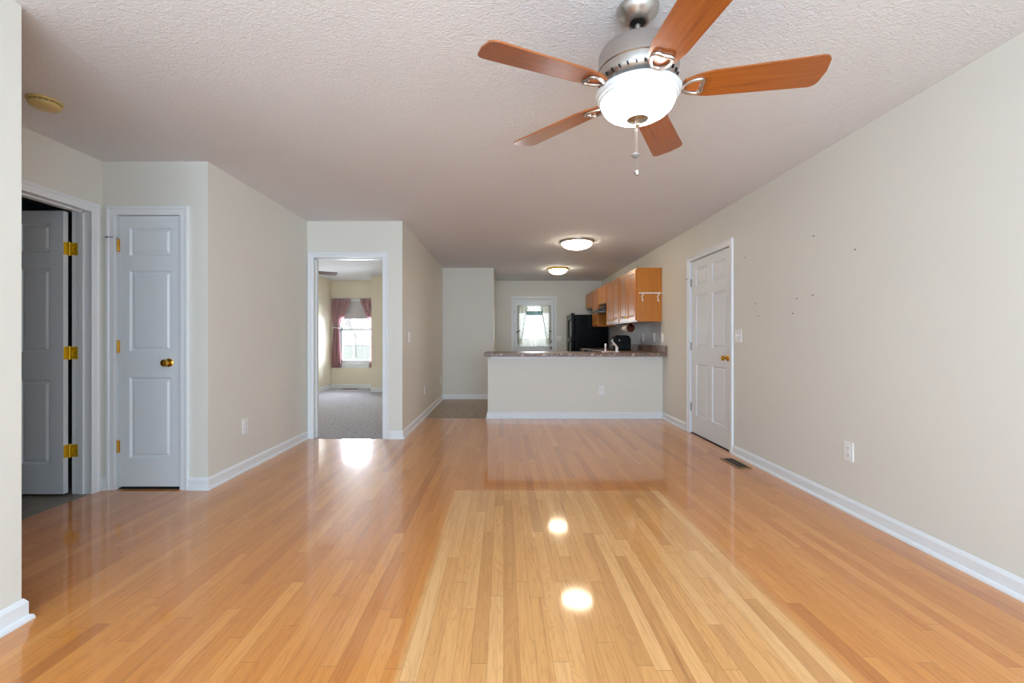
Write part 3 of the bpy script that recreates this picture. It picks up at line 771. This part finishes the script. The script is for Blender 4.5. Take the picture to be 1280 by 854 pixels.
# stove
t = thing('range_stove', 'black electric range below the hood', 'stove', (1.60, 8.897, 0), -pi / 2)
MB().box(0, .75, 0, .625, .02, .905).build('oven_body', 'black', t)
MB().box(.01, .74, -.03, 0, .22, .80, .008).build('oven_door', 'black', t)
m = MB(); m.tube([(.08, -.03, .76), (.08, -.065, .76), (.67, -.065, .76), (.67, -.03, .76)], .011, 8); m.build('handle', 'steel', t, True)
MB().box(0, .75, -.02, .60, .905, .922, .004).build('cooktop', 'steel', t)
for (x, y, r) in ((.2, .14, .09), (.55, .14, .075), (.2, .42, .075), (.55, .42, .09)):
    m = MB(); pts = [((r - .0012 * a * 2.0) * cos(a), (r - .0012 * a * 2.0) * sin(a), .93) for a in [k * .35 for k in range(70)]]
    m.tube([(x + p[0], y + p[1], p[2]) for p in pts], .004, 6); m.build('burner_coil', 'dark', t)
MB().box(0, .75, .565, .625, .922, 1.07, .006).build('control_panel', 'black', t)

# toaster-like appliance
t = thing('toaster', 'squat black countertop appliance standing by the wall splash', 'toaster', (1.965, 7.50, .926), 0)
m = MB(); outline = []
for a, b_ in ((-.14, 0), (.14, 0), (.145, .16), (.14, .20), (.118, .238), (.08, .25), (-.07, .25), (-.115, .235), (-.142, .195), (-.147, .15)): outline.append((a, b_))
m.prism(outline, -.095, .095, Matrix.Rotation(pi / 2, 4, 'X')); m.build('toaster_body', 'black', t, bevel=.012)
m = MB(); m.box(-.09, .09, -.05, -.02, .249, .254); m.box(-.09, .09, .02, .05, .249, .254); m.build('slot', 'dark', t)
m = MB(); m.box(-.17, -.143, -.012, .012, .15, .165, .003); m.build('lever', 'blacktex', t)
m = MB(); m.lathe([(0, 0), (.014, 0), (.012, .012), (0, .013)], 16, (-.05, -.095, .17), Matrix.Rotation(R(90), 4, 'X')); m.build('dial', 'steel', t, True)
# faucet
t = thing('kitchen_faucet', 'white lever faucet with side sprayer on the peninsula counter', 'faucet', (1.60, 6.53, .9255))
m = MB(); m.box(-.16, .08, -.028, .028, 0, .012, .005); m.build('base_plate', 'faucet', t)
m = MB(); m.lathe([(0, .01), (.024, .01), (.021, .05), (.024, .065), (.018, .08), (0, .085)], 20, (.05, 0, 0)); m.tube([(.05, 0, .05), (.045, .07, .10), (.035, .17, .115), (.03, .2, .10)], .011, 10); m.build('spout', 'faucet', t, True)
m = MB(); m.tube([(.05, 0, .075), (.03, -.01, .10), (-.005, -.02, .135), (-.03, -.03, .165)], [.014, .015, .013, .008], 10); m.build('lever', 'faucet', t, True)
m = MB(); m.lathe([(0, .01), (.02, .01), (.013, .025), (.011, .05), (.015, .085), (.017, .11), (.010, .125), (0, .128)], 18, (-.115, 0, 0)); m.build('side_sprayer', 'faucet', t, True)
# paper towel holder with its roll
t = thing('paper_towel_holder', 'red-brown wooden paper towel holder under the oak cabinet', 'paper towel holder', (1.975, 6.98, 1.363))
for y in (-.01, .30):
    m = MB(); m.lathe([(0, 0), (.064, 0), (.064, .014), (0, .014)], 32, (0, y, -.075), Matrix.Rotation(R(90), 4, 'X')); m.box(-.02, .02, y - .014, y, -.06, .0); m.build('end_disc', 'redwood', t, True)
m = MB(); m.tube([(0, -.012, -.075), (0, .29, -.075)], .012, 12); m.build('dowel', 'redwood', t, True)
o = MB(); o.lathe([(.02, -.14), (.062, -.14), (.062, .13), (.02, .13), (.02, -.14)], 40, (0, 0, 0), Matrix.Rotation(R(90), 4, 'X'), capt=False)
o = o.build('paper_towel_roll', 'paper', None, True, loc=(1.975, 7.135, 1.288)); tag(o, 'white paper towel roll hanging under the oak cabinet', 'paper towel')
# small rail with two hooks on the cabinet end
t = thing('hook_rail', 'thin pale rail with two twisted hooks on the cabinet end panel', 'hook rail', (2.07, 6.318, 1.765))
m = MB(); m.box(-.165, .16, -.012, 0, -.008, .008, .003); m.build('rail', 'plate', t)
for x in (-.125, .095):
    m = MB(); m.tube([(x, -.012, .0), (x + .012, -.035, -.015), (x + .006, -.04, -.035), (x - .008, -.03, -.05), (x + .006, -.03, -.075), (x - .004, -.035, -.1), (x + .006, -.05, -.12), (x, -.06, -.105)], .006, 8)
    m.build('hook', 'plate', t, True)

# lace curtain on the kitchen door
t = thing('lace_curtain', 'ivory lace curtain with green trim on the kitchen door window', 'curtain', (DX0 + .008 + w / 2, YK - .012, 1.5))
def sheet(xfun, z0, z1, amp, nf, y=0, nx=40, nz=26, thick=.0015, phase=0):
    m = MB(); V = {}
    for k in range(nz + 1):
        v = k / nz; z = z0 + (z1 - z0) * v; a, b_ = xfun(v)
        for i in range(nx + 1):
            u_ = i / nx; V[i, k] = m.bm.verts.new((a + (b_ - a) * u_, y + amp * sin(2 * pi * nf * u_ + phase) + amp * .3 * sin(9 * u_ + 5 * v), z + .0 * sin(u_ * 20)))
    fs = [m.bm.faces.new((V[i, k], V[i + 1, k], V[i + 1, k + 1], V[i, k + 1])) for i in range(nx) for k in range(nz)]
    bmesh.ops.solidify(m.bm, geom=fs, thickness=thick)
    return m
gw = .375
def sidef(s_):
    def f(v):   # v=0 bottom, 1 top
        out = gw + .01 * sin(pi * v)
        inn = (.27 + .0 * v) if v < .12 else .27 - .03 * (v - .12) / .2 if v < .32 else .24 - .10 * ((v - .32) / .68) ** 1.2
        a, b_ = (s_ * out, s_ * inn); return (a, b_) if s_ < 0 else (b_, a)
    return f
for s_ in (-1, 1):
    c_ = sheet(sidef(s_), -.50, .36, .008, 5, -.004).build('side_panel', 'lace', t, True)
    m = MB()
    pts = []
    for k in range(34):
        v = .16 + k * .024; a, b_ = sidef(s_)(v); x = b_ if s_ < 0 else a
        pts.append((x + s_ * (.012 + .012 * sin(k * 1.3)), -.018, -.50 + .86 * v))
    m.tube(pts, [.0045 + .0045 * abs(sin(k * 1.1)) for k in range(34)], 6)
    m.build('green_trim', 'lacegreen', c_, True)
sheet(lambda v: (-gw, gw), .20, .38, .010, 14, -.018, 110, 8).build('valance', 'lace', t, True)
v_ = sheet(lambda v: (-.175 - .02 * v, .175 + .02 * v), .155, .245, .014, 7, -.034, 80, 10, .002).build('swag', 'lacegreen', t, True)
sheet(lambda v: (-gw + .03, gw - .03), -.55, -.37, .008, 12, -.020, 110, 8).build('bottom_panel', 'lace', t, True)
m = MB(); m.tube([(-gw - .02, -.012, .37), (gw + .02, -.012, .37)], .006, 8); m.build('curtain_rod', 'white', t, True)
m = MB(); m.tube([(-gw - .03, -.01, -.24), (-gw + .01, -.03, -.21), (-gw + .06, -.03, -.19)], .012, 8); m.tube([(gw - .03, -.03, -.19), (gw + .015, -.01, -.22)], .012, 8); m.build('tieback', 'lacegreen', t, True)

# bedroom curtains
def tied(side):
    # v=0 bottom, v=1 top; side=-1: left curtain hangs at the outside left
    def f(v):
        zt = .575
        if v > zt: q = (v - zt) / (1 - zt); outer = -.49 - .04 * min(1, q * 3); inner = -.375 + .275 * q ** .8
        else: q = (zt - v) / zt; outer = -.49 - .04 * min(1, q * 2); inner = -.375 + .065 * q ** .5
        a, b_ = outer, inner
        return (a, b_) if side < 0 else (-b_, -a)
    return f
for side, lb in ((-1, 'mauve curtain tied back at the left of the bedroom window'), (1, 'mauve curtain tied back at the right of the bedroom window')):
    t = thing('window_curtain', lb, 'curtain', (-3.345, YW - .05, .47), 0, 'mauve bedroom curtains')
    sheet(tied(side), 0, 1.56, .016, 6, 0, 60, 50, .002).build('curtain_cloth', 'curtain', t, True)
    m = MB(); xs = -.43 * -side * -1 if False else (.43 * side)
    pts = [(xs + side * .10, .03, .92), (xs + side * .02, -.035, .905), (xs - side * .05, -.04, .89), (xs - side * .095, .0, .88)]
    m.tube(pts, .014, 8); m.build('tieback', 'tie', t, True)
t = thing('curtain_rod', 'thin white rod carrying the mauve bedroom curtains', 'curtain rod', (-3.345, YW - .05, 2.035))
m = MB(); m.tube([(-.53, .045, 0), (-.53, 0, 0), (.545, 0, 0), (.545, .045, 0)], .008, 8); m.build('rod', 'white', t, True)

# ------------------------------------------------------------------ outdoors beyond the windows
struct(MB().prism([(-40, 10.45), (30, 10.45), (30, 90), (-40, 90)], -.35, -.3).build('ground_outside', 'grass'))
def tree(label, loc, h, seed):
    rnd = random.Random(seed); m = MB()
    def br(p, d, ln, r, dep):
        q = p + d * ln; mid = p + d * ln * .5 + Vector((rnd.uniform(-.04, .04), rnd.uniform(-.04, .04), 0)) * ln
        m.tube([p, mid, q], [r, r * .85, r * .7], 5)
        if dep == 0: return
        for _ in range(3):
            nd = (d + Vector((rnd.uniform(-.75, .75), rnd.uniform(-.75, .75), rnd.uniform(-.1, .6)))).normalized()
            br(q, nd, ln * rnd.uniform(.62, .82), r * .62, dep - 1)
    br(Vector((0, 0, 0)), Vector((0, 0, 1)), h * .22, h * .006, 6)
    o = m.build('bare_tree', 'bark', None, True, loc=loc); tag(o, label, 'tree', 'bare trees outside the bedroom window')
tree('bare grey tree outside, left in the bedroom window', (-17.5, 46, -.3), 9, 3)
tree('bare grey tree outside, right in the bedroom window', (-11.2, 34, -.3), 7, 8)
